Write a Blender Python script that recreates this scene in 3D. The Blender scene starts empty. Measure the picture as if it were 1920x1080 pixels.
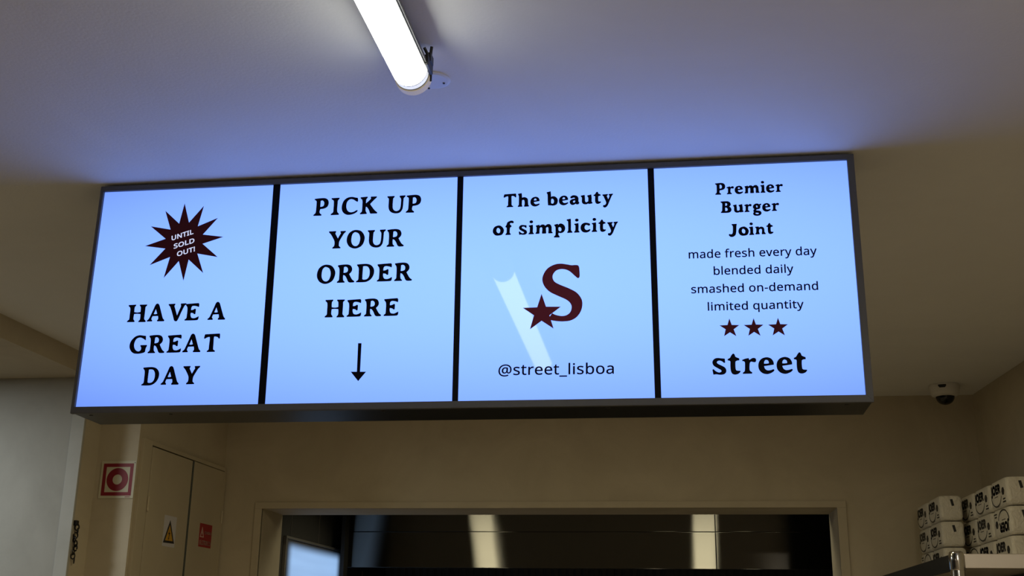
import bpy, bmesh, math, random
from mathutils import Vector, Matrix

random.seed(7)
SC = bpy.context.scene
COL = SC.collection
EYE = 1.60                       # camera height above the floor
CEIL = EYE + 1.290
BACK = 6.44                      # front face of the back wall

# ------------------------------------------------------------------ camera
F_PX = 2149.686
YAW, PITCH, ROLL = 0.14625962, 0.29452691, 0.01366079
fwd = Vector((-math.sin(YAW) * math.cos(PITCH), math.cos(YAW) * math.cos(PITCH), math.sin(PITCH)))
rgt = Vector((math.cos(YAW), math.sin(YAW), 0))
upv = rgt.cross(fwd)
rgt2 = math.cos(ROLL) * rgt + math.sin(ROLL) * upv
upv2 = -math.sin(ROLL) * rgt + math.cos(ROLL) * upv
cam_d = bpy.data.cameras.new('camera')
cam_d.sensor_width = 36.0
cam_d.lens = F_PX / 1920 * 36.0
cam_d.clip_start = 0.05
cam = bpy.data.objects.new('camera', cam_d)
m = Matrix((rgt2, upv2, -fwd)).transposed().to_4x4()
m.translation = (0, 0, EYE)
cam.matrix_world = m
COL.objects.link(cam)
SC.camera = cam

# ------------------------------------------------------------------ world, exposure, lamps out of frame
w = bpy.data.worlds.new('world')
SC.world = w
w.use_nodes = True
w.node_tree.nodes['Background'].inputs[0].default_value = (0.8, 0.85, 1.0, 1)
w.node_tree.nodes['Background'].inputs[1].default_value = 0.0
vs = SC.view_settings
vs.view_transform = 'Standard'
vs.look = 'None'
vs.gamma = 1
vs.use_curve_mapping = False
vs.exposure = 0.0

TUBE_E = 10.8                     # radiance of the tube diffuser
SIGN_E = (0.345, 0.635, 1.95)    # radiance of the light box face

def area_lamp(name, loc, sx, sy, power, color, rot=(0, 0, 0), spread=180):
    l = bpy.data.lights.new(name, 'AREA')
    l.shape = 'RECTANGLE'
    l.size, l.size_y = sx, sy
    l.energy = power
    l.color = color
    l.spread = math.radians(spread)
    o = bpy.data.objects.new(name, l)
    o.location = loc
    o.rotation_euler = rot
    COL.objects.link(o)
    return o

# unseen fill lamps added in the shop and passage, besides the kitchen's own tubes
area_lamp('shop_fill_light', (-2.2, -1.8, EYE + 1.22), 0.1, 1.2, 5, (1.0, 0.94, 0.84))
area_lamp('shop_fill_light', (1.35, -0.6, EYE + 1.22), 0.1, 1.2, 52, (1.0, 0.88, 0.70))
area_lamp('passage_fill_light', (-3.75, 4.15, EYE + 1.185), 0.3, 0.3, 21, (0.94, 1.0, 1.0))
# warm fill lamps added under the ceiling, hidden behind the sign
area_lamp('hidden_fill_lamp', (-1.30, 4.30, CEIL - 0.01), 0.25, 0.25, 7.0, (1.0, 0.86, 0.52))
area_lamp('hidden_fill_lamp', (0.15, 4.30, CEIL - 0.01), 0.25, 0.25, 7.0, (1.0, 0.86, 0.52))
area_lamp('kitchen_tube_light', (-1.50, 7.40, EYE + 1.24), 0.17, 0.7, 6.5, (1.0, 0.90, 0.60), spread=130)
area_lamp('kitchen_tube_light', (0.18, 7.40, EYE + 1.24), 0.17, 0.7, 6.5, (1.0, 0.90, 0.60), spread=130)

# ------------------------------------------------------------------ helpers
def new_obj(name, me, mat=None, parent=None, smooth=False):
    o = bpy.data.objects.new(name, me)
    COL.objects.link(o)
    if mat is not None:
        me.materials.append(mat)
    if parent is not None:
        o.parent = parent
    if smooth:
        for p in me.polygons:
            p.use_smooth = True
    return o

def from_bm(name, bm, mat=None, parent=None, smooth=False):
    bmesh.ops.recalc_face_normals(bm, faces=bm.faces)
    me = bpy.data.meshes.new(name)
    bm.to_mesh(me)
    bm.free()
    return new_obj(name, me, mat, parent, smooth)

def tag(o, label=None, cat=None, group=None, kind=None):
    if label: o['label'] = label
    if cat: o['category'] = cat
    if group: o['group'] = group
    if kind: o['kind'] = kind
    return o

def empty(name, loc, rz=0.0):
    o = bpy.data.objects.new(name, None)
    o.empty_display_size = 0.05
    o.location = loc
    o.rotation_euler = (0, 0, rz)
    COL.objects.link(o)
    return o

def copy_tree(o, parent=None):
    kids = list(o.children)
    c = o.copy()
    COL.objects.link(c)
    c.parent = parent
    for ch in kids:
        copy_tree(ch, c)
    return c

def add_box(bm, x0, x1, y0, y1, z0, z1, bevel=0.0, seg=2):
    b2 = bmesh.new()
    bmesh.ops.create_cube(b2, size=1)
    for v in b2.verts:
        v.co = Vector(((x0 + x1) / 2 + v.co.x * (x1 - x0), (y0 + y1) / 2 + v.co.y * (y1 - y0),
                       (z0 + z1) / 2 + v.co.z * (z1 - z0)))
    if bevel > 0:
        bmesh.ops.bevel(b2, geom=list(b2.edges), offset=bevel, segments=seg, affect='EDGES', profile=0.5)
    merge(bm, b2)

def merge(bm, b2, mat=None):
    me = bpy.data.meshes.new('tmp')
    b2.to_mesh(me)
    b2.free()
    if mat is not None:
        me.transform(mat)
    bm.from_mesh(me)
    bpy.data.meshes.remove(me)

def box_obj(name, dims, mat, parent=None, bevel=0.0, seg=2):
    bm = bmesh.new()
    add_box(bm, *dims, bevel=bevel, seg=seg)
    return from_bm(name, bm, mat, parent)

def add_prism(bm, foot, z0, z1):
    lo = [bm.verts.new((x, y, z0)) for x, y in foot]
    hi = [bm.verts.new((x, y, z1)) for x, y in foot]
    n = len(foot)
    bm.faces.new(lo[::-1])
    bm.faces.new(hi)
    for i in range(n):
        bm.faces.new((lo[i], lo[(i + 1) % n], hi[(i + 1) % n], hi[i]))

def add_lathe(bm, prof, n=40, mat=None):
    """profile of (radius, height) turned about z"""
    b2 = bmesh.new()
    rings = []
    for r, h in prof:
        if r < 1e-6:
            rings.append([b2.verts.new((0, 0, h))])
        else:
            rings.append([b2.verts.new((r * math.cos(2 * math.pi * k / n), r * math.sin(2 * math.pi * k / n), h)) for k in range(n)])
    for a, b in zip(rings, rings[1:]):
        if len(a) == 1 and len(b) == 1:
            continue
        for k in range(n):
            if len(a) == 1:
                b2.faces.new((a[0], b[k], b[(k + 1) % n]))
            elif len(b) == 1:
                b2.faces.new((a[k], a[(k + 1) % n], b[0]))
            else:
                b2.faces.new((a[k], a[(k + 1) % n], b[(k + 1) % n], b[k]))
    bmesh.ops.recalc_face_normals(b2, faces=b2.faces)
    merge(bm, b2, mat)

def add_arc_shell(bm, cx, cz, r0, r1, a0, a1, y0, y1, n=32):
    """tube wall along y, between angles a0..a1 (degrees, 0 = +x, 90 = up)"""
    b2 = bmesh.new()
    rows = []
    for k in range(n + 1):
        a = math.radians(a0 + (a1 - a0) * k / n)
        c, s = math.cos(a), math.sin(a)
        rows.append([b2.verts.new((cx + r * c, y, cz + r * s)) for r, y in ((r0, y0), (r1, y0), (r1, y1), (r0, y1))])
    for a, b in zip(rows, rows[1:]):
        for i in range(4):
            j = (i + 1) % 4
            b2.faces.new((a[i], a[j], b[j], b[i]))
    if abs(abs(a1 - a0) - 360) > 1e-3:
        b2.faces.new(rows[0][::-1])
        b2.faces.new(rows[-1])
    else:
        bmesh.ops.remove_doubles(b2, verts=b2.verts, dist=1e-5)
    bmesh.ops.recalc_face_normals(b2, faces=b2.faces)
    merge(bm, b2)

def add_tube(bm, pts, r, n=10, closed=False):
    pts = [Vector(p) for p in pts]
    b2 = bmesh.new()
    rings = []
    m_ = len(pts)
    for i, p in enumerate(pts):
        if closed:
            d = pts[(i + 1) % m_] - pts[i - 1]
        else:
            d = pts[min(i + 1, m_ - 1)] - pts[max(i - 1, 0)]
        d.normalize()
        ref = Vector((0, 0, 1)) if abs(d.z) < 0.9 else Vector((1, 0, 0))
        u = d.cross(ref).normalized()
        v = d.cross(u)
        rings.append([b2.verts.new(p + r * (math.cos(2 * math.pi * k / n) * u + math.sin(2 * math.pi * k / n) * v)) for k in range(n)])
    pairs = list(zip(rings, rings[1:])) + ([(rings[-1], rings[0])] if closed else [])
    for a, b in pairs:
        for k in range(n):
            b2.faces.new((a[k], a[(k + 1) % n], b[(k + 1) % n], b[k]))
    if not closed:
        b2.faces.new(rings[0][::-1])
        b2.faces.new(rings[-1])
    bmesh.ops.recalc_face_normals(b2, faces=b2.faces)
    merge(bm, b2)

# ------------------------------------------------------------------ flat lettering helpers
def parse(s):
    out = []
    for tok in s.split():
        c = tok.endswith('c')
        x, y = tok.rstrip('c').split(',')
        out.append((float(x), float(y), c))
    return out

def smooth(pts, sub=5):
    """closed outline: straight runs between corners, rounded through the other points"""
    n = len(pts)
    out = []
    for i in range(n):
        p0, p1, p2, p3 = pts[i - 1], pts[i], pts[(i + 1) % n], pts[(i + 2) % n]
        if p1[2] and p2[2]:
            out.append((p1[0], p1[1]))
            continue
        def tan(a, b, c):
            return ((c[0] - a[0]) / 2, (c[1] - a[1]) / 2)
        t1 = tan(p0, p1, p2) if not p1[2] else ((p2[0] - p1[0]) * .6, (p2[1] - p1[1]) * .6)
        t2 = tan(p1, p2, p3) if not p2[2] else ((p2[0] - p1[0]) * .6, (p2[1] - p1[1]) * .6)
        L = math.hypot(p2[0] - p1[0], p2[1] - p1[1])
        def lim(t):
            l = math.hypot(*t)
            return t if l < L * 1.15 else (t[0] * L * 1.15 / l, t[1] * L * 1.15 / l)
        t1, t2 = lim(t1), lim(t2)
        for k in range(sub):
            t = k / sub
            h00, h10 = 2 * t**3 - 3 * t**2 + 1, t**3 - 2 * t**2 + t
            h01, h11 = -2 * t**3 + 3 * t**2, t**3 - t**2
            out.append((h00 * p1[0] + h10 * t1[0] + h01 * p2[0] + h11 * t2[0],
                        h00 * p1[1] + h10 * t1[1] + h01 * p2[1] + h11 * t2[1]))
    return out

def flat_mesh(name, contours, thick, mat, parent=None, xf=None, grow=0.0):
    """filled outlines (in x, y) thickened along +z, then moved by the matrix xf"""
    cu = bpy.data.curves.new(name, 'CURVE')
    cu.dimensions = '2D'
    cu.fill_mode = 'BOTH'
    cu.extrude = thick / 2
    for c in contours:
        sp = cu.splines.new('POLY')
        sp.points.add(len(c) - 1)
        for p, q in zip(sp.points, c):
            p.co = (q[0], q[1], 0, 1)
        sp.use_cyclic_u = True
    tmp = bpy.data.objects.new('tmp', cu)
    COL.objects.link(tmp)
    bpy.context.view_layer.update()
    dg = bpy.context.evaluated_depsgraph_get()
    me = bpy.data.meshes.new_from_object(tmp.evaluated_get(dg))
    me.name = name
    bpy.data.objects.remove(tmp)
    bpy.data.curves.remove(cu)
    me.transform(Matrix.Translation((0, 0, thick / 2)))
    if grow:
        # thicken the strokes: a narrow band laid along every outline
        bm = bmesh.new()
        bm.from_mesh(me)
        for c in contours:
            for k in range(len(c)):
                a, b = Vector(c[k - 1]), Vector(c[k])
                d = b - a
                if d.length < 1e-7:
                    continue
                d.normalize()
                n = Vector((-d.y, d.x)) * grow
                a, b = a - d * grow * 0.5, b + d * grow * 0.5
                bm.faces.new([bm.verts.new((q.x, q.y, thick)) for q in (a - n, b - n, b + n, a + n)])
        bm.to_mesh(me)
        bm.free()
    if xf is not None:
        me.transform(xf)
    me.materials.clear()
    return new_obj(name, me, mat, parent)

def sans_ink(ch):
    xs = [p[0] for c in SANS[ch][1].split('|') for p in parse(c)]
    return min(xs), max(xs)

def sans_text(text, x, y, x2, y2, size, skew=0.0, spacing=0.012):
    """outlines of a line of plain sans lettering whose ink runs from (x, y) to (x2, y2) along its baseline"""
    dx, dy = x2 - x, y2 - y
    L = math.hypot(dx, dy)
    ex, ey = dx / L, dy / L
    k = size / 1000.0
    pos, pen = [], 0.0
    for ch in text:
        pos.append(pen)
        pen += (SANS[ch][0] if ch != ' ' else 180) * k
    lo = sans_ink(text[0])[0] * k
    hi = pos[-1] + sans_ink(text[-1])[1] * k
    track = spacing * size
    st = (L - track * (len(text) - 1)) / (hi - lo)          # widen the letters to fill the measured line
    pos = [(p - lo) * st + track * i for i, p in enumerate(pos)]
    out = [[]]
    for i, ch in enumerate(text):
        if ch == ' ':
            out.append([])
            continue
        ox = pos[i]
        for c in SANS[ch][1].split('|'):
            pts = []
            for px, py, _ in parse(c):
                a, b = ox + px * k * st, py * k
                if skew is None:
                    pts.append((x + ex * a, y + ey * a + b))
                else:
                    pts.append((x + ex * a - ey * b + skew * b, y + ey * a + ex * b))
            out[-1].append(pts)
    return out

def serif_line(key):
    unit, words = LINES[key]
    out = []
    for places in words.split('/'):
        out.append([])
        for tok in places.split():
            ch, x, y = tok.split(',')
            x, y = float(x) / 1e4, float(y) / 1e4
            for c in SERIF[ch].split('|'):
                out[-1].append([(x + px * unit / 1000, y + py * unit / 1000) for px, py in smooth(parse(c), 4)])
    return out

def outline(s):
    return [(x / 1e4, y / 1e4) for x, y in smooth(parse(s), 6)]

# ------------------------------------------------------------------ outlines of the lettering (traced shapes, thousandths of the cap height)
SERIF = {
    'I': '0,991c 429,1000c 425,956c 348,850 337,650 333,324 358,160 448,55c 444,12c 13,9c 17,53c 136,157 150,367 149,693 124,858 10,946c',
    'P': '10,982c 290,1008 564,1005 732,919 802,729 749,522 589,420 352,386c 316,261 329,135 435,38c 430,-5c 0,3c 5,39c 116,161 136,465 136,790 111,881 19,946c|337,876c 460,897 552,810 578,683 533,541 381,492 333,509c',
    'C': '850,954c 727,977 533,1021 292,986 93,819 0,532 23,277 139,92 336,-5 560,5 747,71 863,157 886,228c 825,212 691,138 520,108 378,156 265,305 223,524 255,740 368,882 505,920 646,878 755,802 863,740c 878,826',
    'K': '0,983c 373,1005c 369,951c 302,863 293,718 293,591c 431,713 594,888 574,954c 582,998c 893,997c 885,950c 770,845 532,582c 582,490 805,193 957,62c 953,15c 608,17c 572,58 511,222 416,370 344,430 299,428c 293,230 320,121 372,47c 367,11c 16,5c 20,48c 111,146 125,380 118,743 91,852 10,928c',
    'U': '0,982c 379,986c 374,939c 309,861 297,681 293,429 327,229 446,106 600,101 716,179 767,339 781,627 771,826 691,938c 695,992c 990,999c 985,952c 900,857 887,695 877,407 836,175 707,18 503,-18 295,33 151,164 93,364 91,689 82,852 9,938c',
    'Y': '0,995c 386,999c 381,956c 348,874 409,745 521,542c 635,773 691,880 659,946c 660,989c 939,994c 935,951c 839,856 730,661 606,413 587,270 597,125 693,32c 688,4c 256,0c 260,43c 345,134 363,277 347,422 281,568 124,827 10,951c',
    'O': '489,1029 772,947 954,688 976,435 871,151 654,-3 413,-31 163,85 16,324 0,577 82,826 265,983|442,929 639,843 741,641 752,407 678,176 528,73 351,133 246,316 226,533 260,766 340,882',
    'R': '0,971c 234,999 510,1000 686,933 772,775 752,614 622,468c 697,330 809,147 940,43c 918,1c 695,1 606,65 530,228 437,374 348,431 303,429c 297,272 326,110 402,36c 396,4c 1,3c 6,46c 97,135 109,314 107,637 76,835 9,921c|316,881c 428,906 535,837 576,710 537,586 412,536 305,533c',
    'D': '3,983c 248,999 521,1000 746,929 902,749 941,538 898,330 773,143 576,21 340,-7 0,1c 5,39c 111,129 122,356 115,705 86,846 13,937c|316,888c 424,905 597,864 709,685 729,440 682,250 570,132 401,110 314,147c 309,419',
    'E': '0,951c 372,973 728,989c 765,925c 761,785c 651,831 480,864 372,847c 315,765 304,591c 409,594 492,627 551,666c 593,634c 589,373c 532,367c 468,429 314,458c 303,347 330,225 399,129 552,103 685,144 800,209c 790,71 725,14 355,5 10,9c 14,51c 105,128 120,353 119,632 90,790 10,898c',
    'H': '0,989c 419,1000c 415,953c 356,883 349,721 360,559c 557,529 761,559c 758,710 740,873 671,957c 676,993c 1088,989c 1080,946c 1003,866 1002,668 1001,345 1006,148 1106,28c 1101,-15c 699,-12c 703,31c 775,118 784,315 767,466c 560,485 369,476c 351,326 363,146 440,44c 436,1c 18,4c 22,47c 128,152 132,403 131,690 102,853 11,939c',
    'A': '450,1014 537,1019 616,933 734,616 877,230 929,125 1005,54c 996,2c 614,5c 602,47c 660,132 631,323c 415,322 283,316c 236,195 234,109 286,45c 279,11c 0,11c 3,53c 101,147 185,353 335,766 395,939|447,770c 568,429c 442,402 328,419c',
    'V': '0,980c 370,994c 368,949c 331,872 408,660 559,254c 663,583 751,843 729,942c 730,994c 1026,1000c 1024,958c 931,873 805,579 671,199 587,10 513,-19 426,31 349,242 199,631 97,844 12,934c',
    'G': '868,968c 721,985 510,1011 276,942 63,710 0,441 75,203 252,31 481,-14 703,4 902,67 925,218 955,335 992,401c 980,445c 632,443c 645,392c 691,324 687,189 588,97 449,111 313,231 236,435 250,654 342,832 489,903 628,893 775,821 888,744c',
    'T': '40,973c 420,987 859,1000c 874,926 884,751c 844,742c 758,828 619,865 542,853c 534,733 547,398 554,164 578,97 672,35c 665,2c 233,-2c 236,38c 325,119 330,370 340,704 322,845c 231,841 100,793 43,751c 0,772c 16,879',
    'h': '7,970c 233,1014c 250,920 269,643c 408,692 563,657 682,542 706,293 724,100 776,26c 766,-12c 468,-15c 457,30c 492,138 489,358 446,497 333,519 271,467c 259,258 261,93 298,26c 288,-7c 0,-11c 10,38c 70,129 75,486 71,790 28,902c',
    'b': '0,1001c 246,1056c 268,823 269,603c 402,663 581,633 735,472 761,279 685,64 482,-20 277,0 98,19c 76,337 68,722 52,861 11,918c|290,476c 377,516 479,456 531,290 481,128 379,94 292,152 276,301',
    'a': '285,674 473,616 575,458 574,212 640,100c 599,9c 472,-2 396,56c 269,-20 117,-24 0,101 0,265 142,379 356,413c 346,496 244,528 117,479 41,493c 31,565c 143,653|371,314c 371,166 269,100 193,158 203,267',
    'u': '0,624c 239,668c 258,382 268,191 353,94 521,163c 532,343 522,480 457,581c 462,619c 711,679c 735,415 733,143 793,74c 783,20c 540,-12c 530,54c 378,-21 176,4 75,145 75,390 66,500 5,569c',
    'y': '0,640c 354,657c 343,608c 277,530 326,391 390,225c 462,385 504,546 444,609c 450,653c 717,673c 707,630c 630,541 475,166 346,-154 218,-311 92,-322 33,-249c 53,-179c 169,-162 256,-41 238,123 124,400 75,528 10,585c',
    'o': '369,718 576,655 734,458 753,268 639,45 409,-17 178,9 20,188 0,406 114,619|388,564 513,440 532,276 468,143 355,132 240,245 221,424 285,547',
    'f': '0,642c 70,748 134,936 312,1037 465,1047 554,973 530,892 442,907 324,901 285,793 394,680c 396,610c 309,548 282,359 285,142 359,42c 349,5c 11,2c 21,55c 91,150 96,421 84,557 11,587c',
    'i': '13,628c 268,671c 280,454 273,184 294,76 351,30c 341,-7c 0,-10c 10,44c 80,127 92,408 86,527 19,584c|172,1012 249,982 281,915 251,851 174,827 97,857 66,924 96,988',
    'm': '20,607c 243,652c 260,543c 416,656 579,649 672,554c 823,667 996,660 1103,509 1120,239 1126,104 1192,47c 1182,10c 929,4c 913,58c 927,246 911,436 824,493 708,428c 715,201 726,66c 716,2c 472,6c 462,60c 481,264 469,437 377,495 266,435c 247,220 249,58c 239,4c 0,3c 10,56c 65,146 73,388 72,486 25,553c',
    'p': '21,619c 249,674c 265,571c 426,689 604,638 741,471 756,255 656,70 479,-3 302,31c 277,-130 369,-278c 359,-331c 0,-318c 10,-264c 105,-150 114,226 98,470 32,553c|285,419c 402,457 519,345 529,183 438,95 317,127c 276,274',
    'l': '0,977c 253,1021c 268,669 268,238 304,102 379,29c 369,-8c 36,-11c 46,42c 102,137 107,460 96,811 66,882 5,923c',
    'c': '605,614c 630,516 554,482 429,541 303,519 237,360 277,197 427,111 618,184c 653,140c 552,26 351,-31 125,32 0,235 16,477 152,633 354,678',
    'B': '10,994c 352,1000 595,983 760,853 777,666 650,539c 790,399 830,211 726,57 505,-2 0,9c 12,62c 99,164 126,482 139,802 103,883 18,941c|347,872c 492,849 546,730 472,600 335,590c|321,474c 476,456 567,303 512,146 316,123c',
    'g': '332,684 498,613 645,660c 651,580c 542,532c 574,397 504,242 308,198 209,138 254,68 469,32 610,-54 626,-213 499,-339 280,-372 66,-320 0,-185 79,-46c 25,25 65,156 131,216c 24,316 17,476 136,630|302,558 384,459 379,353 314,303 236,386 231,493|197,-104 413,-124 467,-206 358,-270 214,-248 145,-176',
    'J': '250,991c 616,1000c 604,940c 579,789 552,384 482,85 299,-54 112,-50 0,69 27,143 166,118 286,200 330,451 343,755 320,884 257,940c',
    'n': '16,615c 250,633c 263,531c 425,605 586,573 672,425 682,171 768,39c 757,-1c 511,2c 500,53c 527,233 518,411 418,469 276,413c 247,203 295,48c 284,8c 0,8c 12,58c 67,140 87,366 84,493 23,564c',
    'e': '352,682 523,622 609,489 622,374c 375,339 208,317c 247,187 349,110 483,113 610,153c 635,125c 573,56 436,-11 302,-29 145,21 32,149 0,318 35,485 149,624|334,592 425,540 448,416c 324,399 213,404c 229,510 280,576',
    's': '512,653c 522,498c 487,490c 414,556 307,595 212,574 169,504 220,433 352,360 497,273 554,160 528,48 431,-15 283,-24 149,-2 28,-14c 0,183c 36,197c 100,125 206,62 299,52 374,98 358,171 240,249 82,351 18,451 22,564 107,661 230,687 364,670',
    't': '227,867 279,829 315,729 463,656c 465,591c 376,581 302,537c 290,391 297,194 343,124 492,107c 479,65 391,-3 269,-29 163,15 115,142 105,338 112,507 93,570 0,599c 4,636c 98,691 156,789',
    'r': '0,588c 131,636 253,657c 278,560c 350,615 441,659 534,643 557,572 527,502 447,504 367,525 298,478 273,352 265,184 288,100 371,37c 364,1c 0,-1c 7,32c 85,103 106,327 108,482 73,539 7,554c',
}
LINES = {
    'L1': (0.05281, 'P,6700,5782 I,7216,5779 C,7542,5777 K,8091,5774/U,8891,5770 P,9458,5767'),
    'L2': (0.0521, 'Y,7208,4745 O,7757,4743 U,8364,4742 R,8943,4740'),
    'L3': (0.05313, 'O,6942,3699 R,7543,3699 D,8104,3699 E,8708,3700 R,9216,3700'),
    'L4': (0.05086, 'H,7245,2679 E,7888,2678 R,8398,2677 E,8959,2675'),
    'L5': (0.05114, 'H,1322,2692 A,1940,2692 V,2549,2692 E,3079,2693/A,3777,2693'),
    'L6': (0.05225, 'G,1500,1747 R,2076,1747 E,2639,1747 A,3121,1747 T,3732,1747'),
    'L7': (0.05159, 'D,2001,805 A,2580,810 Y,3204,816'),
    'L8': (0.0395, 'T,12305,5817 h,12716,5818 e,13077,5819/b,13543,5820 e,13891,5821 a,14203,5822 u,14514,5822 t,14873,5823 y,15123,5824'),
    'L9': (0.0395, 'o,12016,4972 f,12373,4972/s,12756,4973 i,13034,4973 m,13233,4974 p,13754,4974 l,14113,4975 i,14322,4975 c,14507,4975 i,14815,4976 t,15003,4976 y,15250,4976'),
    'L10': (0.03306, 'P,18256,5946 r,18572,5948 e,18791,5949 m,19057,5951 i,19492,5954 e,19644,5955 r,19901,5957'),
    'L11': (0.03313, 'B,18388,5395 u,18726,5397 r,19028,5398 g,19259,5399 e,19512,5399 r,19767,5400'),
    'L12': (0.03422, 'J,18577,4704 o,18841,4713 i,19125,4723 n,19290,4729 t,19592,4739'),
    'L13': (0.06209, 's,17991,831 t,18397,830 r,18775,830 e,19186,829 e,19657,828 t,20109,827'),
}
S_LOGO = '14338,4005 14419,3993 14454,3930 14468,3684 14442,3624 14395,3632 14314,3708 14197,3820 14080,3881 13940,3898 13811,3857 13725,3745 13719,3634 13778,3529 13918,3444 14174,3327 14383,3199 14510,3025 14539,2856 14497,2664 14382,2500 14221,2408 14036,2384 13852,2394 13667,2427c 13620,2496c 13707,2626c 13805,2575 13967,2539 14105,2560 14209,2648 14244,2792 14198,2914 14082,3014 13849,3129 13639,3245 13498,3396 13431,3570 13453,3741 13565,3922 13752,4032 13940,4058 14127,4027 14244,4003'
STAR_LOGO = '13410,3191c 13537,2816c 13943,2805c 13631,2567c 13749,2186c 13417,2417c 13101,2185c 13206,2579c 12896,2800c 13292,2806c'
BURST = '2684,6337c 2886,5713c 3296,6230c 3173,5586c 3770,5829c 3355,5321c 3995,5225c 3378,5032c 3885,4602c 3249,4731c 3492,4120c 3000,4554c 2911,3903c 2702,4517c 2294,4010c 2414,4653c 1812,4423c 2241,4922c 1596,5025c 2213,5229c 1702,5643c 2335,5516c 2102,6123c 2583,5694c'
ARROW = '8266,1898c 8364,1896c 8370,1077c 8539,1074c 8330,813c 8104,1082c 8279,1079c'
STAR0 = '18481,2350c 18537,2169c 18734,2159c 18583,2047c 18645,1855c 18481,1966c 18325,1863c 18372,2052c 18216,2163c 18424,2169c'
STAR1 = '19117,2344c 19172,2164c 19367,2154c 19216,2042c 19277,1851c 19115,1961c 18959,1858c 19007,2047c 18852,2158c 19059,2163c'
STAR2 = '19754,2338c 19807,2158c 20002,2148c 19851,2037c 19910,1846c 19750,1956c 19594,1854c 19642,2042c 19490,2152c 19695,2158c'
SANS_LINES = {
    'made fresh every day': [1.7466, 0.4089, 2.0876, 0.4081, 0.01883],
    'blended daily': [1.8123, 0.3595, 2.0232, 0.3592, 0.01859],
    'smashed on-demand': [1.7503, 0.3088, 2.0846, 0.3087, 0.01846],
    'limited quantity': [1.7928, 0.2585, 2.0441, 0.2588, 0.01824],
    '@street_lisboa': [1.2251, 0.0907, 1.5374, 0.0892, 0.02397],
    'UNTIL': [0.2415, 0.5168, 0.306, 0.5354, 0.0118],
    'SOLD': [0.2509, 0.4908, 0.312, 0.5077, 0.01174],
    'OUT!': [0.2638, 0.4662, 0.3165, 0.481, 0.01168],
}
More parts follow.
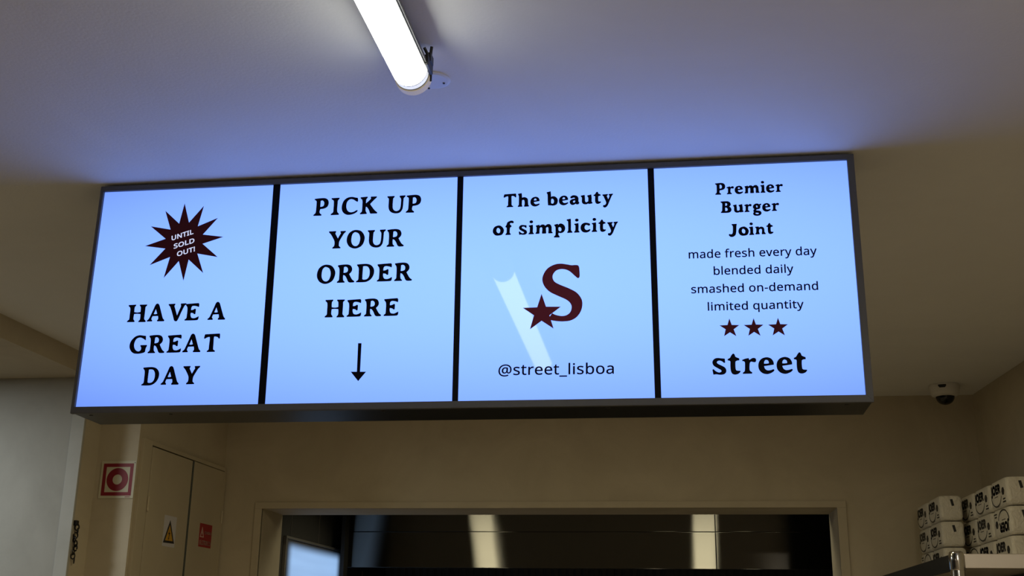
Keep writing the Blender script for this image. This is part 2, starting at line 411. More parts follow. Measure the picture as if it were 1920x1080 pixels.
SANS = {
    '!': (181, '71,135 54,480 126,480 109,135|90,-9 79,-8 69,-5 60,1 54,10 50,22 48,36 50,51 54,63 60,71 69,77 79,80 90,81 101,80 110,77 119,71 126,63 130,51 132,36 130,22 126,10 119,1 110,-5 101,-8'),
    '-': (216, '27,154 27,206 189,206 189,154'),
    '@': (604, '291,-60 253,-58 217,-52 185,-43 155,-30 129,-14 105,6 85,29 69,55 56,84 46,116 41,150 39,188 41,229 48,267 58,304 73,338 92,369 115,397 141,421 171,441 204,458 232,467 261,474 291,478 324,480 358,478 390,472 420,463 448,451 482,429 510,401 534,368 547,340 557,309 563,276 565,240 558,179 552,160 545,142 536,126 525,111 513,98 500,88 484,80 467,75 449,73 429,75 413,81 400,91 390,103 382,117 378,132 375,132 365,116 354,102 339,90 322,81 302,75 280,73 249,77 222,88 201,107 186,133 176,163 173,198 175,227 181,253 191,276 204,297 220,315 240,330 263,341 288,347 316,349 374,344 418,333 412,197 411,180 411,173 412,152 417,136 423,126 432,120 442,116 453,115 466,117 478,122 488,132 497,145 504,160 510,178 518,240 515,280 507,315 493,346 474,373 451,395 423,412 393,425 360,433 324,435 287,433 253,427 222,417 194,404 162,380 135,351 115,317 103,288 94,257 89,225 87,190 91,143 100,102 117,67 140,38 169,14 204,-2 244,-12 291,-15 318,-14 344,-11 369,-6 435,13 435,-32 370,-52|289,115 312,118 330,127 343,143 353,164 359,188 362,216 366,300 344,305 316,307 296,305 278,300 263,291 251,279 241,265 234,249 226,197 228,171 233,150 243,134 256,123 271,117'),
    'A': (429, '0,0 187,482 242,482 428,0 366,0 308,148 118,148 61,0|138,202 290,202 236,347 230,367 221,396 214,419 203,378 193,347'),
    'C': (424, '261,-7 226,-5 194,1 165,10 139,24 109,46 85,75 65,109 55,139 47,170 42,204 41,240 43,276 48,309 56,340 67,368 88,403 114,431 146,455 173,469 203,478 236,484 271,486 308,484 342,479 374,470 404,458 379,407 330,425 271,433 234,430 202,420 173,404 149,381 130,353 116,320 108,282 105,240 107,197 115,160 128,127 146,98 169,76 198,59 231,50 270,46 330,52 385,65 385,13 329,-2'),
    'D': (490, '65,0 65,480 213,480 248,478 281,473 311,464 338,453 371,432 398,406 420,374 433,346 442,315 447,282 449,244 445,187 433,138 412,96 383,61 347,35 304,15 255,4 199,0|126,52 191,52 276,64 337,99 373,159 385,242 383,287 374,326 359,358 338,383 312,403 281,417 245,425 204,428 126,428'),
    'E': (373, '65,0 65,480 333,480 333,426 126,426 126,277 321,277 321,224 126,224 126,53 333,53 333,0'),
    'I': (228, '27,0 27,35 83,48 83,431 27,445 27,480 200,480 200,445 144,431 144,48 200,35 200,0'),
    'J': (183, '-3,-128 -31,-125 -52,-119 -52,-68 -30,-73 -4,-75 28,-68 37,-62 45,-54 52,-44 58,-32 61,-16 62,3 62,480 122,480 122,7 118,-35 107,-69 88,-95 63,-113 32,-124'),
    'L': (352, '65,0 65,480 126,480 126,54 335,54 335,0'),
    'N': (510, '65,0 65,480 135,480 391,83 394,83 392,115 390,162 389,209 389,480 445,480 445,0 375,0 118,398 116,398 119,340 121,268 121,0'),
    'O': (525, '263,-7 227,-5 194,1 165,11 139,24 109,48 84,76 65,111 55,140 47,171 42,205 41,241 42,277 47,310 55,341 65,370 84,404 109,433 139,456 165,470 195,479 227,485 263,487 298,485 329,479 358,470 384,456 414,433 439,405 458,370 469,341 477,310 482,277 484,240 482,204 477,171 469,139 458,110 439,76 414,47 384,24 358,11 329,1 297,-5|263,46 301,49 333,59 361,75 382,98 399,126 410,159 417,198 420,240 417,283 410,321 399,354 382,382 361,405 334,421 301,431 263,434 225,431 193,421 165,405 143,382 126,354 114,321 107,283 105,240 107,198 114,159 126,126 143,98 165,75 192,59 225,49'),
    'Q': (525, '372,-114 279,-6 270,-7 263,-7 227,-5 194,1 165,11 139,24 109,48 84,76 65,111 55,140 47,171 42,205 41,241 42,277 47,310 55,341 65,370 84,404 109,433 139,456 165,470 195,479 227,485 263,487 298,485 329,479 358,470 384,456 414,433 439,405 458,370 469,341 477,310 482,277 484,240 481,198 475,159 464,123 448,91 429,62 405,38 376,20 344,5 459,-114|263,46 301,49 333,59 361,75 382,98 399,126 410,159 417,198 420,240 417,283 410,321 399,354 382,382 361,405 334,421 301,431 263,434 225,431 193,421 165,405 143,382 126,354 114,321 107,283 105,240 107,198 114,159 126,126 143,98 165,75 192,59 225,49'),
    'R': (418, '65,0 65,480 197,480 239,477 275,471 305,460 329,446 353,419 367,385 372,343 370,319 366,298 358,279 348,264 336,250 322,239 276,215 408,0 337,0 221,198 126,198 126,0|126,249 197,249 233,252 261,259 283,272 298,290 307,313 310,340 306,369 297,391 281,407 259,418 230,425 194,427 126,427'),
    'S': (369, '166,-7 91,-1 34,16 34,74 94,54 169,46 201,48 228,55 249,66 265,82 274,101 277,123 276,138 272,151 267,163 258,173 247,183 232,192 164,222 126,238 96,256 72,276 54,300 44,329 40,364 42,388 49,410 60,429 74,446 92,460 114,471 138,480 165,485 193,486 266,479 326,459 307,408 253,426 192,433 165,431 142,425 124,414 112,400 104,383 101,363 103,348 106,335 111,323 120,313 131,303 144,294 206,267 278,233 296,221 310,207 322,191 330,173 335,152 337,128 332,89 317,56 291,29 266,13 236,2 203,-4'),
    'T': (373, '156,0 156,426 7,426 7,480 366,480 366,426 217,426 217,0'),
    'U': (491, '243,-7 201,-4 164,5 133,21 107,42 87,68 72,98 63,133 60,171 60,480 121,480 121,169 124,133 135,102 152,78 176,60 208,49 246,46 286,50 317,61 341,80 357,106 367,135 370,169 370,480 430,480 430,169 428,137 421,107 410,80 394,55 373,34 348,16 318,4 283,-4'),
    '_': (298, '-1,-103 -1,-60 300,-60 300,-103'),
    'a': (377, '144,-7 114,-4 86,5 63,19 45,40 34,67 31,100 36,133 50,161 73,183 97,196 127,206 162,212 203,215 265,217 265,238 262,265 256,286 245,301 230,311 212,316 190,318 136,310 89,291 71,335 126,357 148,362 170,365 193,366 233,363 266,353 291,337 308,314 319,283 322,245 322,0 279,0 268,51 265,51 249,33 233,19 216,7 196,0 173,-5|158,41 187,44 212,52 234,66 251,86 261,112 264,144 264,176 211,174 171,170 140,163 118,152 103,138 95,121 92,99 94,81 100,66 110,55 124,47 140,43'),
    'b': (413, '228,-7 201,-5 178,0 158,9 142,20 128,32 116,46 111,46 99,0 57,0 57,510 116,510 116,386 115,344 113,312 116,312 128,327 142,339 158,351 178,359 201,364 228,366 269,361 305,345 335,319 353,293 366,261 374,223 376,180 374,137 366,99 353,67 335,40 305,14 269,-1|219,42 248,46 273,58 291,78 304,105 312,139 315,181 309,240 291,283 260,308 218,317 183,313 157,302 138,284 126,258 119,224 116,182 116,179 119,138 126,105 138,78 157,58 184,46'),
    'd': (413, '185,-7 143,-2 107,14 77,40 60,66 47,98 39,136 37,179 39,223 47,261 60,293 78,319 108,346 144,361 185,367 211,365 234,360 254,351 270,340 285,328 297,314 301,314 299,339 297,367 297,510 356,510 356,0 308,0 300,48 297,48 285,34 271,21 254,9 234,0 211,-5|194,42 228,46 255,56 274,74 287,98 295,129 298,168 298,179 295,220 288,254 275,282 256,302 229,314 193,318 164,313 140,301 122,280 109,252 101,218 98,178 101,138 109,105 122,78 141,58 165,46'),
    'e': (379, '210,-7 177,-4 147,3 120,14 96,30 75,51 59,76 47,106 39,140 37,177 39,215 46,249 57,279 72,305 90,326 112,344 138,357 166,364 196,367 226,364 252,358 276,347 296,331 313,312 327,290 337,264 343,235 345,204 345,169 98,169 102,131 113,100 129,76 152,58 180,47 213,44 274,50 328,69 328,17 274,-1|99,216 283,216 280,244 273,269 262,290 245,306 223,315 195,318 169,315 147,306 129,291 114,271 105,245'),
    'f': (231, '73,0 73,314 10,314 10,342 73,362 73,383 77,425 87,458 104,483 127,500 156,510 190,514 229,510 260,502 244,455 220,462 191,465 173,463 158,457 147,446 139,430 134,409 132,383 132,360 223,360 223,314 132,314 132,0'),
    'h': (415, '57,0 57,510 116,510 116,361 113,310 117,310 130,327 146,341 164,352 185,360 206,364 229,366 269,363 302,352 328,335 346,310 357,276 361,234 361,0 302,0 302,230 293,278 266,307 222,317 186,313 158,302 139,283 126,257 119,225 116,186 116,0'),
    'i': (173, '87,420 78,421 70,424 62,429 57,436 54,446 52,457 54,469 57,479 62,486 70,491 78,494 87,495 96,494 104,491 111,486 117,479 120,469 122,457 120,446 117,436 111,429 104,424 96,421|57,0 57,360 116,360 116,0'),
    'l': (173, '57,0 57,510 116,510 116,0'),
    'm': (628, '57,0 57,360 105,360 113,311 117,311 129,328 144,342 162,353 182,361 202,365 223,367 262,363 293,352 317,333 333,306 336,306 350,325 366,340 386,352 407,360 429,365 452,367 489,363 520,353 543,335 560,310 570,277 574,234 574,0 515,0 515,232 507,279 483,308 442,317 410,314 385,304 367,287 355,264 347,234 345,199 345,0 286,0 286,232 278,279 253,308 212,317 180,313 155,302 137,283 125,258 118,226 116,187 116,0'),
    'n': (415, '57,0 57,360 105,360 113,311 117,311 130,328 146,342 165,353 186,361 208,365 230,367 270,363 302,353 328,335 346,310 357,277 361,234 361,0 302,0 302,230 293,278 266,307 222,317 186,313 158,302 139,283 126,258 119,226 116,187 116,0'),
    'o': (406, '202,-7 172,-4 143,3 117,15 94,32 75,53 58,79 46,109 39,143 37,181 40,223 48,260 62,292 82,318 106,339 135,355 168,364 204,367 236,364 264,357 290,345 314,328 333,307 349,282 361,252 368,218 370,181 367,139 359,101 345,69 325,42 300,21 271,6 239,-4|203,42 237,46 263,59 283,80 298,107 306,141 309,181 306,220 298,253 283,281 263,301 236,313 203,317 169,313 143,301 123,281 109,253 101,220 98,181 101,141 109,107 123,80 143,59 170,46'),
    'q': (413, '297,-161 297,-7 298,21 300,48 296,48 285,34 270,21 254,9 234,0 210,-5 183,-7 143,-2 107,14 78,40 60,66 47,98 39,136 37,179 40,223 47,261 60,293 78,319 108,346 144,361 185,367 212,365 235,360 255,351 271,339 286,326 298,311 300,311 309,360 356,360 356,-161|195,42 228,46 255,56 274,73 287,97 295,128 298,167 298,179 295,221 287,255 275,282 256,302 228,314 193,318 164,313 140,301 122,280 108,252 101,218 98,178 101,139 109,105 122,78 141,58 165,46'),
    'r': (277, '57,0 57,360 105,360 112,294 115,294 128,313 143,330 160,345 179,357 201,364 225,367 247,366 267,363 260,308 241,312 221,313 203,311 186,306 169,298 154,286 141,272 131,256 123,236 118,215 116,192 116,0'),
    's': (322, '148,-7 83,-1 35,16 35,70 87,50 107,45 128,42 149,41 176,43 198,47 214,55 225,66 232,79 234,94 227,118 200,140 146,164 86,191 71,200 58,211 48,223 40,237 36,253 34,271 38,299 51,323 72,342 99,356 132,364 169,367 231,360 284,343 264,296 216,312 165,318 143,317 124,313 110,307 99,298 93,287 91,275 92,265 95,257 99,249 129,229 183,206 242,180 257,170 269,159 279,147 286,133 290,118 291,99 287,67 274,41 253,20 224,5 189,-4'),
    't': (242, '167,-7 149,-6 132,-2 115,3 100,11 87,22 77,37 68,55 63,78 62,105 62,314 11,314 11,343 62,366 86,443 121,443 121,360 225,360 225,314 121,314 121,106 123,86 128,70 137,57 148,49 162,43 177,42 205,44 228,49 228,4 201,-4'),
    'u': (415, '184,-7 144,-3 111,7 86,25 68,49 57,83 53,124 53,360 113,360 113,128 122,81 148,52 193,42 229,46 256,57 276,76 289,102 296,134 299,173 299,360 358,360 358,0 310,0 301,48 298,48 285,31 269,17 250,6 229,-1 207,-5'),
    'v': (341, '136,0 0,360 63,360 140,148 151,115 162,80 169,52 171,52 179,81 190,116 201,148 278,360 341,360 204,0'),
    'y': (343, '56,-161 28,-160 7,-156 7,-109 25,-111 47,-113 66,-111 83,-105 97,-95 108,-82 118,-67 127,-49 146,-1 1,360 64,360 142,155 160,104 172,57 175,57 187,101 206,156 279,360 343,360 187,-50 174,-81 157,-108 139,-131 116,-148 89,-158'),
    'É': (403, '64,0 64,480 339,480 339,0|98,34 306,34 306,445 98,445'),
}

# ------------------------------------------------------------------ materials
def principled(name, color, rough=0.5, metal=0.0, spec=0.5, emit=None, estr=1.0):
    mt = bpy.data.materials.new(name)
    mt.use_nodes = True
    b = mt.node_tree.nodes['Principled BSDF']
    b.inputs['Base Color'].default_value = (*color, 1)
    b.inputs['Roughness'].default_value = rough
    b.inputs['Metallic'].default_value = metal
    b.inputs['Specular IOR Level'].default_value = spec
    if emit:
        b.inputs['Emission Color'].default_value = (*emit, 1)
        b.inputs['Emission Strength'].default_value = estr
    return mt

def plaster(name, c1, c2, scale=2.2, bump=0.15, rough=0.75, fine=90):
    """trowelled paint: broad mottling between two tones and a fine grain"""
    mt = principled(name, c1, rough, spec=0.3)
    nt = mt.node_tree
    b = nt.nodes['Principled BSDF']
    tc = nt.nodes.new('ShaderNodeTexCoord')
    n1 = nt.nodes.new('ShaderNodeTexNoise')
    n1.inputs['Scale'].default_value = scale
    n1.inputs['Detail'].default_value = 6
    n1.inputs['Roughness'].default_value = 0.62
    n1.inputs['Distortion'].default_value = 0.8
    rp = nt.nodes.new('ShaderNodeValToRGB')
    rp.color_ramp.elements[0].position = 0.36
    rp.color_ramp.elements[1].position = 0.66
    rp.color_ramp.elements[0].color = (*c1, 1)
    rp.color_ramp.elements[1].color = (*c2, 1)
    n2 = nt.nodes.new('ShaderNodeTexNoise')
    n2.inputs['Scale'].default_value = fine
    n2.inputs['Detail'].default_value = 3
    bp = nt.nodes.new('ShaderNodeBump')
    bp.inputs['Strength'].default_value = bump
    bp.inputs['Distance'].default_value = 0.004
    nt.links.new(tc.outputs['Object'], n1.inputs['Vector'])
    nt.links.new(tc.outputs['Object'], n2.inputs['Vector'])
    nt.links.new(n1.outputs['Fac'], rp.inputs['Fac'])
    nt.links.new(rp.outputs['Color'], b.inputs['Base Color'])
    nt.links.new(n2.outputs['Fac'], bp.inputs['Height'])
    nt.links.new(bp.outputs['Normal'], b.inputs['Normal'])
    return mt

M = {}
M['ceiling'] = plaster('ceiling paint', (0.80, 0.80, 0.785), (0.85, 0.85, 0.835), 1.2, 0.12, 0.85, 120)
M['wall'] = plaster('trowelled beige wall', (0.50, 0.44, 0.33), (0.57, 0.505, 0.385), 2.6, 0.12)
M['pier'] = plaster('pale grey plaster', (0.34, 0.335, 0.305), (0.40, 0.395, 0.365), 2.0, 0.12)
M['bead'] = plaster('corner bead plaster', (0.42, 0.42, 0.39), (0.47, 0.47, 0.44), 3.0, 0.1)
M['casing'] = plaster('painted casing', (0.51, 0.45, 0.34), (0.56, 0.495, 0.375), 4.0, 0.08, 0.6)
M['floor'] = plaster('warm floor', (0.35, 0.29, 0.20), (0.42, 0.35, 0.25), 3.0, 0.05, 0.6)
M['kitchen_wall'] = plaster('dark kitchen panel', (0.05, 0.05, 0.049), (0.06, 0.06, 0.058), 1.0, 0.02, 0.5)
M['alu'] = principled('dark aluminium', (0.095, 0.095, 0.095), 0.5, 0.0, 0.35)
M['casing_dark'] = principled('dark sheet metal', (0.012, 0.012, 0.012), 0.35, 0.0, 0.25)
M['divider'] = principled('black divider', (0.004, 0.004, 0.006), 0.5, spec=0.1)
M['vinyl'] = principled('black vinyl', (0.003, 0.003, 0.008), 0.6, spec=0.1)
M['maroon'] = principled('maroon vinyl', (0.03, 0.004, 0.008), 0.6, spec=0.2, emit=(0.034, 0.0025, 0.006))
M['dark_maroon'] = principled('dark maroon vinyl', (0.015, 0.002, 0.003), 0.6, spec=0.2, emit=(0.012, 0.001, 0.0015))
M['star'] = principled('star vinyl', (0.02, 0.002, 0.004), 0.6, spec=0.2, emit=(0.018, 0.0012, 0.003))
M['panel'] = principled('backlit acrylic', (0.02, 0.02, 0.02), 0.03, 0.0, 0.26, emit=SIGN_E)
M['panel_white'] = principled('backlit white letter', (0.02, 0.02, 0.02), 0.4, 0.0, 0.3, emit=(0.62, 0.68, 0.95))
M['tube'] = principled('lit diffuser', (0.8, 0.8, 0.8), 0.3, emit=(0.98, 1.0, 0.90), estr=TUBE_E)
M['housing'] = principled('grey housing', (0.16, 0.16, 0.16), 0.6, spec=0.2)
M['cap'] = principled('ivory end cap', (0.72, 0.66, 0.56), 0.4, emit=(0.30, 0.25, 0.18), estr=0.5)  # faint glow added for lamp light leaking through the plastic
M['cap_clear'] = principled('lit end sleeve', (0.75, 0.78, 0.85), 0.15, emit=(0.92, 0.95, 1.0), estr=0.7)
M['black'] = principled('black plastic', (0.012, 0.012, 0.013), 0.4)
M['white_plastic'] = principled('white plastic', (0.72, 0.70, 0.66), 0.4)
M['smoked'] = principled('smoked dome', (0.006, 0.006, 0.007), 0.08)
M['plate'] = principled('white blanking plate', (0.74, 0.76, 0.80), 0.45)
M['cabinet'] = plaster('cream sheet metal', (0.50, 0.44, 0.33), (0.55, 0.485, 0.365), 1.6, 0.03, 0.45)
M['gap'] = principled('shadow gap', (0.01, 0.01, 0.01), 0.8)
M['brush'] = principled('brush seal', (0.10, 0.11, 0.10), 0.9)
M['paper'] = principled('white sticker', (0.62, 0.61, 0.66), 0.5)
M['yellow'] = principled('yellow print', (0.62, 0.33, 0.02), 0.5)
M['red'] = principled('red print', (0.36, 0.012, 0.02), 0.5)
M['pale_print'] = principled('pale print', (0.75, 0.55, 0.5), 0.5)
M['sign_white'] = principled('photoluminescent white', (0.58, 0.555, 0.43), 0.45)
M['sign_red'] = principled('sign red', (0.24, 0.008, 0.022), 0.45)
M['chrome'] = principled('chrome', (0.72, 0.71, 0.69), 0.12, 1.0)
M['chain'] = principled('blackened metal', (0.02, 0.018, 0.016), 0.35, 0.6)
M['print'] = principled('black print', (0.012, 0.012, 0.012), 0.5)
M['grey_print'] = principled('grey print', (0.12, 0.11, 0.10), 0.5)
M['frame_silver'] = principled('silver frame', (0.35, 0.34, 0.33), 0.35, 0.6)
M['dark_inside'] = principled('dark filter steel', (0.05, 0.05, 0.052), 0.4, 0.8)

M['rail'] = principled('shaded rail steel', (0.012, 0.012, 0.013), 0.45, 0.0, 0.3)  # shelf side steel, the shade of its unlit side put into the colour

def steel(name, color, rough, aniso, metal=1.0, axis='Z', rot=0.0, beckmann=False):
    mt = principled(name, color, rough, metal)
    nt = mt.node_tree
    b = nt.nodes['Principled BSDF']
    b.inputs['Anisotropic'].default_value = aniso
    b.inputs['Anisotropic Rotation'].default_value = rot
    tg = nt.nodes.new('ShaderNodeTangent')
    tg.direction_type = 'RADIAL'
    tg.axis = axis
    nt.links.new(tg.outputs['Tangent'], b.inputs['Tangent'])
    tc = nt.nodes.new('ShaderNodeTexCoord')
    mp = nt.nodes.new('ShaderNodeMapping')
    mp.inputs['Scale'].default_value = (1.5, 1, 900)
    n = nt.nodes.new('ShaderNodeTexNoise')
    n.inputs['Scale'].default_value = 1.0
    bp = nt.nodes.new('ShaderNodeBump')
    bp.inputs['Strength'].default_value = 0.05
    bp.inputs['Distance'].default_value = 0.0005
    n2 = nt.nodes.new('ShaderNodeTexNoise')
    n2.inputs['Scale'].default_value = 1.7
    bp2 = nt.nodes.new('ShaderNodeBump')
    bp2.inputs['Strength'].default_value = 0.12
    bp2.inputs['Distance'].default_value = 0.01
    nt.links.new(tc.outputs['Object'], mp.inputs['Vector'])
    nt.links.new(mp.outputs['Vector'], n.inputs['Vector'])
    nt.links.new(tc.outputs['Object'], n2.inputs['Vector'])
    nt.links.new(n.outputs['Fac'], bp.inputs['Height'])
    nt.links.new(n2.outputs['Fac'], bp2.inputs['Height'])
    nt.links.new(bp.outputs['Normal'], bp2.inputs['Normal'])
    nt.links.new(bp2.outputs['Normal'], b.inputs['Normal'])
    if beckmann:
        g = nt.nodes.new('ShaderNodeBsdfAnisotropic')
        g.distribution = 'BECKMANN'
        g.inputs['Color'].default_value = (*color, 1)
        g.inputs['Roughness'].default_value = rough
        g.inputs['Anisotropy'].default_value = aniso
        g.inputs['Rotation'].default_value = rot
        nt.links.new(tg.outputs['Tangent'], g.inputs['Tangent'])
        nt.links.new(bp2.outputs['Normal'], g.inputs['Normal'])
        nt.links.new(g.outputs[0], nt.nodes['Material Output'].inputs['Surface'])
    return mt

M['hood'] = steel('brushed hood steel', (0.165, 0.16, 0.145), 0.31, 0.88, rot=0.0, beckmann=True)
M['shelf'] = steel('brushed shelf steel', (0.66, 0.61, 0.53), 0.40, 0.5)

def wrap_material():
    """printed plastic film: pale, crinkled and slightly shiny"""
    mt = principled('paper pack film', (0.74, 0.70, 0.61), 0.30, spec=0.5)
    nt = mt.node_tree
    b = nt.nodes['Principled BSDF']
    tc = nt.nodes.new('ShaderNodeTexCoord')
    n = nt.nodes.new('ShaderNodeTexNoise')
    n.inputs['Scale'].default_value = 28
    n.inputs['Detail'].default_value = 4
    n.inputs['Distortion'].default_value = 1.4
    bp = nt.nodes.new('ShaderNodeBump')
    bp.inputs['Strength'].default_value = 0.9
    bp.inputs['Distance'].default_value = 0.008
    nt.links.new(tc.outputs['Object'], n.inputs['Vector'])
    nt.links.new(n.outputs['Fac'], bp.inputs['Height'])
    nt.links.new(bp.outputs['Normal'], b.inputs['Normal'])
    return mt
M['wrap'] = wrap_material()

def uneven_backlight(mt):
    """the light box is brightest in its middle and weaker towards its ends, away from the lamps inside"""
    nt = mt.node_tree
    b = nt.nodes['Principled BSDF']
    tc = nt.nodes.new('ShaderNodeTexCoord')
    sp = nt.nodes.new('ShaderNodeSeparateXYZ')
    nt.links.new(tc.outputs['Object'], sp.inputs[0])
    def math(op, a, b_):
        n = nt.nodes.new('ShaderNodeMath')
        n.operation = op
        for i, v in enumerate((a, b_)):
            if isinstance(v, (int, float)):
                n.inputs[i].default_value = v
            else:
                nt.links.new(v, n.inputs[i])
        return n.outputs[0]
    du = math('DIVIDE', math('SUBTRACT', sp.outputs['X'], 1.25), 1.2)
    dv = math('DIVIDE', math('SUBTRACT', sp.outputs['Z'], 0.37), 0.3)
    k = math('SUBTRACT', 1.0, math('ADD', math('MULTIPLY', math('MULTIPLY', du, du), 0.20), math('MULTIPLY', math('MULTIPLY', dv, dv), 0.20)))
    nt.links.new(k, b.inputs['Emission Strength'])
uneven_backlight(M['panel'])

def screen_material(y0, y1, z0, z1):
    """a lit screen showing a pale blue picture that fades out towards its border"""
    mt = principled('lit screen', (0.10, 0.10, 0.10), 0.35)
    nt = mt.node_tree
    b = nt.nodes['Principled BSDF']
    tc = nt.nodes.new('ShaderNodeTexCoord')
    sp = nt.nodes.new('ShaderNodeSeparateXYZ')
    nt.links.new(tc.outputs['Object'], sp.inputs[0])
    def edge(sock, a, b_, soft):
        r = []
        for p, q in ((a, a + soft), (b_, b_ - soft)):
            mr = nt.nodes.new('ShaderNodeMapRange')
            mr.interpolation_type = 'SMOOTHSTEP'
            mr.inputs['From Min'].default_value = p
            mr.inputs['From Max'].default_value = q
            nt.links.new(sock, mr.inputs['Value'])
            r.append(mr.outputs[0])
        mu = nt.nodes.new('ShaderNodeMath')
        mu.operation = 'MULTIPLY'
        nt.links.new(r[0], mu.inputs[0])
        nt.links.new(r[1], mu.inputs[1])
        return mu.outputs[0]
    ey = edge(sp.outputs['Y'], y0, y1, 0.14)
    ez = edge(sp.outputs['Z'], z0, z1, 0.07)
    mu = nt.nodes.new('ShaderNodeMath')
    mu.operation = 'MULTIPLY'
    nt.links.new(ey, mu.inputs[0])
    nt.links.new(ez, mu.inputs[1])
    wv = nt.nodes.new('ShaderNodeTexNoise')
    wv.inputs['Scale'].default_value = 1.0
    mp = nt.nodes.new('ShaderNodeMapping')
    mp.inputs['Scale'].default_value = (1, 0.6, 8)
    nt.links.new(tc.outputs['Object'], mp.inputs['Vector'])
    nt.links.new(mp.outputs['Vector'], wv.inputs['Vector'])
    mr = nt.nodes.new('ShaderNodeMapRange')
    mr.inputs['From Min'].default_value = 0.35
    mr.inputs['From Max'].default_value = 0.65
    mr.inputs['To Min'].default_value = 0.90
    mr.inputs['To Max'].default_value = 1.06
    nt.links.new(wv.outputs['Fac'], mr.inputs['Value'])
    m2 = nt.nodes.new('ShaderNodeMath')
    m2.operation = 'MULTIPLY'
    nt.links.new(mu.outputs[0], m2.inputs[0])
    nt.links.new(mr.outputs[0], m2.inputs[1])
    b.inputs['Emission Color'].default_value = (0.30, 0.49, 0.80, 1)
    nt.links.new(m2.outputs[0], b.inputs['Emission Strength'])
    return mt

# ------------------------------------------------------------------ room shell
XL, XR = -6.2, 2.4
def struct(name, bm, mat):
    o = from_bm(name, bm, mat)
    o['kind'] = 'structure'
    return o

bm = bmesh.new(); add_box(bm, XL, XR, -4.2, 10.2, -0.1, 0.0); struct('floor', bm, M['floor'])
bm = bmesh.new(); add_box(bm, XL, XR, -4.2, 10.2, CEIL, CEIL + 0.12); struct('ceiling', bm, M['ceiling'])
# the lower ceiling over the passage on the left
bm = bmesh.new(); add_box(bm, XL, -2.85, -4.2, 5.17, EYE + 1.19, CEIL + 0.02); struct('ceiling_left', bm, M['wall'])
# stepped wall on the left: pale pier, recess, wall with the electrical cabinet
bm = bmesh.new(); add_prism(bm, [(XL, 5.165), (-2.85, 5.165), (-2.85, 5.33), (XL, 5.33)], 0, EYE + 1.20); struct('wall_left_front', bm, M['pier'])
bm = bmesh.new(); add_prism(bm, [(XL, 5.18), (-2.853, 5.18), (-2.853, 5.33), (-2.64, 5.33), (-2.64, BACK + 0.3), (XL, BACK + 0.3)], 0, CEIL + 0.02)
add_box(bm, -2.854, -2.8495, 5.18, 5.33, 0, CEIL + 0.02)
struct('wall_left', bm, M['wall'])
bm = bmesh.new(); add_box(bm, -2.915, -2.848, 5.161, 5.175, 0, EYE + 1.19, bevel=0.002); struct('trim_1', bm, M['bead'])
# back wall with the wide kitchen opening
OX0, OX1, OZ = -2.39, 0.837, EYE + 0.684
BW = BACK + 0.356
bm = bmesh.new()
add_box(bm, -2.70, OX0, BACK, BW, 0, OZ)
add_box(bm, OX1, 2.2, BACK, BW, 0, OZ)
add_box(bm, -2.70, 2.2, BACK, BW, OZ, CEIL + 0.02)
bmesh.ops.remove_doubles(bm, verts=bm.verts, dist=1e-5)
struct('wall_back', bm, M['wall'])
bm = bmesh.new()
add_box(bm, OX0 - 0.042, OX0, BACK - 0.010, BACK + 0.01, 0, OZ, bevel=0.0015)
add_box(bm, OX1, OX1 + 0.048, BACK - 0.010, BACK + 0.01, 0, OZ, bevel=0.0015)
add_box(bm, OX0 - 0.042, OX1 + 0.048, BACK - 0.010, BACK + 0.01, OZ, OZ + 0.036, bevel=0.0015)
struct('trim_2', bm, M['casing'])
# right wall, a few degrees off square
def rwx(y): return 1.596 + (BACK - y) * 0.064
bm = bmesh.new(); add_prism(bm, [(rwx(BACK + 0.3), BACK + 0.3), (rwx(-4.2), -4.2), (2.6, -4.2), (2.6, BACK + 0.3)], 0, CEIL + 0.02); struct('wall_right', bm, M['wall'])
bm = bmesh.new(); add_box(bm, XL, XR, -4.3, -4.2, 0, CEIL); struct('wall_front', bm, M['wall'])
bm = bmesh.new(); add_box(bm, XL - 0.1, XL, -4.2, 5.2, 0, CEIL); struct('wall_passage', bm, M['kitchen_wall'])  # unseen wall, coloured dark to cut the light bounced onto the pier
# kitchen shell
bm = bmesh.new(); add_box(bm, -2.45, 1.9, BW, 9.6, 0.0, 0.012); struct('floor_kitchen', bm, M['kitchen_wall'])  # dark layer added so the hood mirrors no lit floor
bm = bmesh.new(); add_box(bm, -2.45, OX0 - 0.004, BW, BW + 0.006, 0, CEIL); add_box(bm, OX1 + 0.004, 1.9, BW, BW + 0.006, 0, CEIL); add_box(bm, OX0 - 0.004, OX1 + 0.004, BW, BW + 0.006, OZ + 0.004, CEIL); struct('wall_kitchen_front', bm, M['kitchen_wall'])  # dark liner added to keep this wall dim in the hood's reflection
bm = bmesh.new(); add_box(bm, -2.45, 1.9, BW, 9.6, CEIL - 0.012, CEIL - 0.002); struct('ceiling_kitchen', bm, M['kitchen_wall'])
bm = bmesh.new(); add_box(bm, -2.6, -2.45, BW, 9.8, 0, CEIL); struct('wall_kitchen_left', bm, M['kitchen_wall'])
bm = bmesh.new(); add_box(bm, -2.6, 2.2, 9.6, 9.75, 0, CEIL); struct('wall_kitchen_back', bm, M['kitchen_wall'])
bm = bmesh.new(); add_box(bm, 1.9, 2.0, BW, 9.7, 0, CEIL); struct('wall_kitchen_right', bm, M['kitchen_wall'])
bm = bmesh.new()
for k in range(4):
    add_box(bm, -2.452, -2.447, 7.14 + k * 0.58, 7.144 + k * 0.58, 0, CEIL)
struct('trim_3', bm, M['frame_silver'])

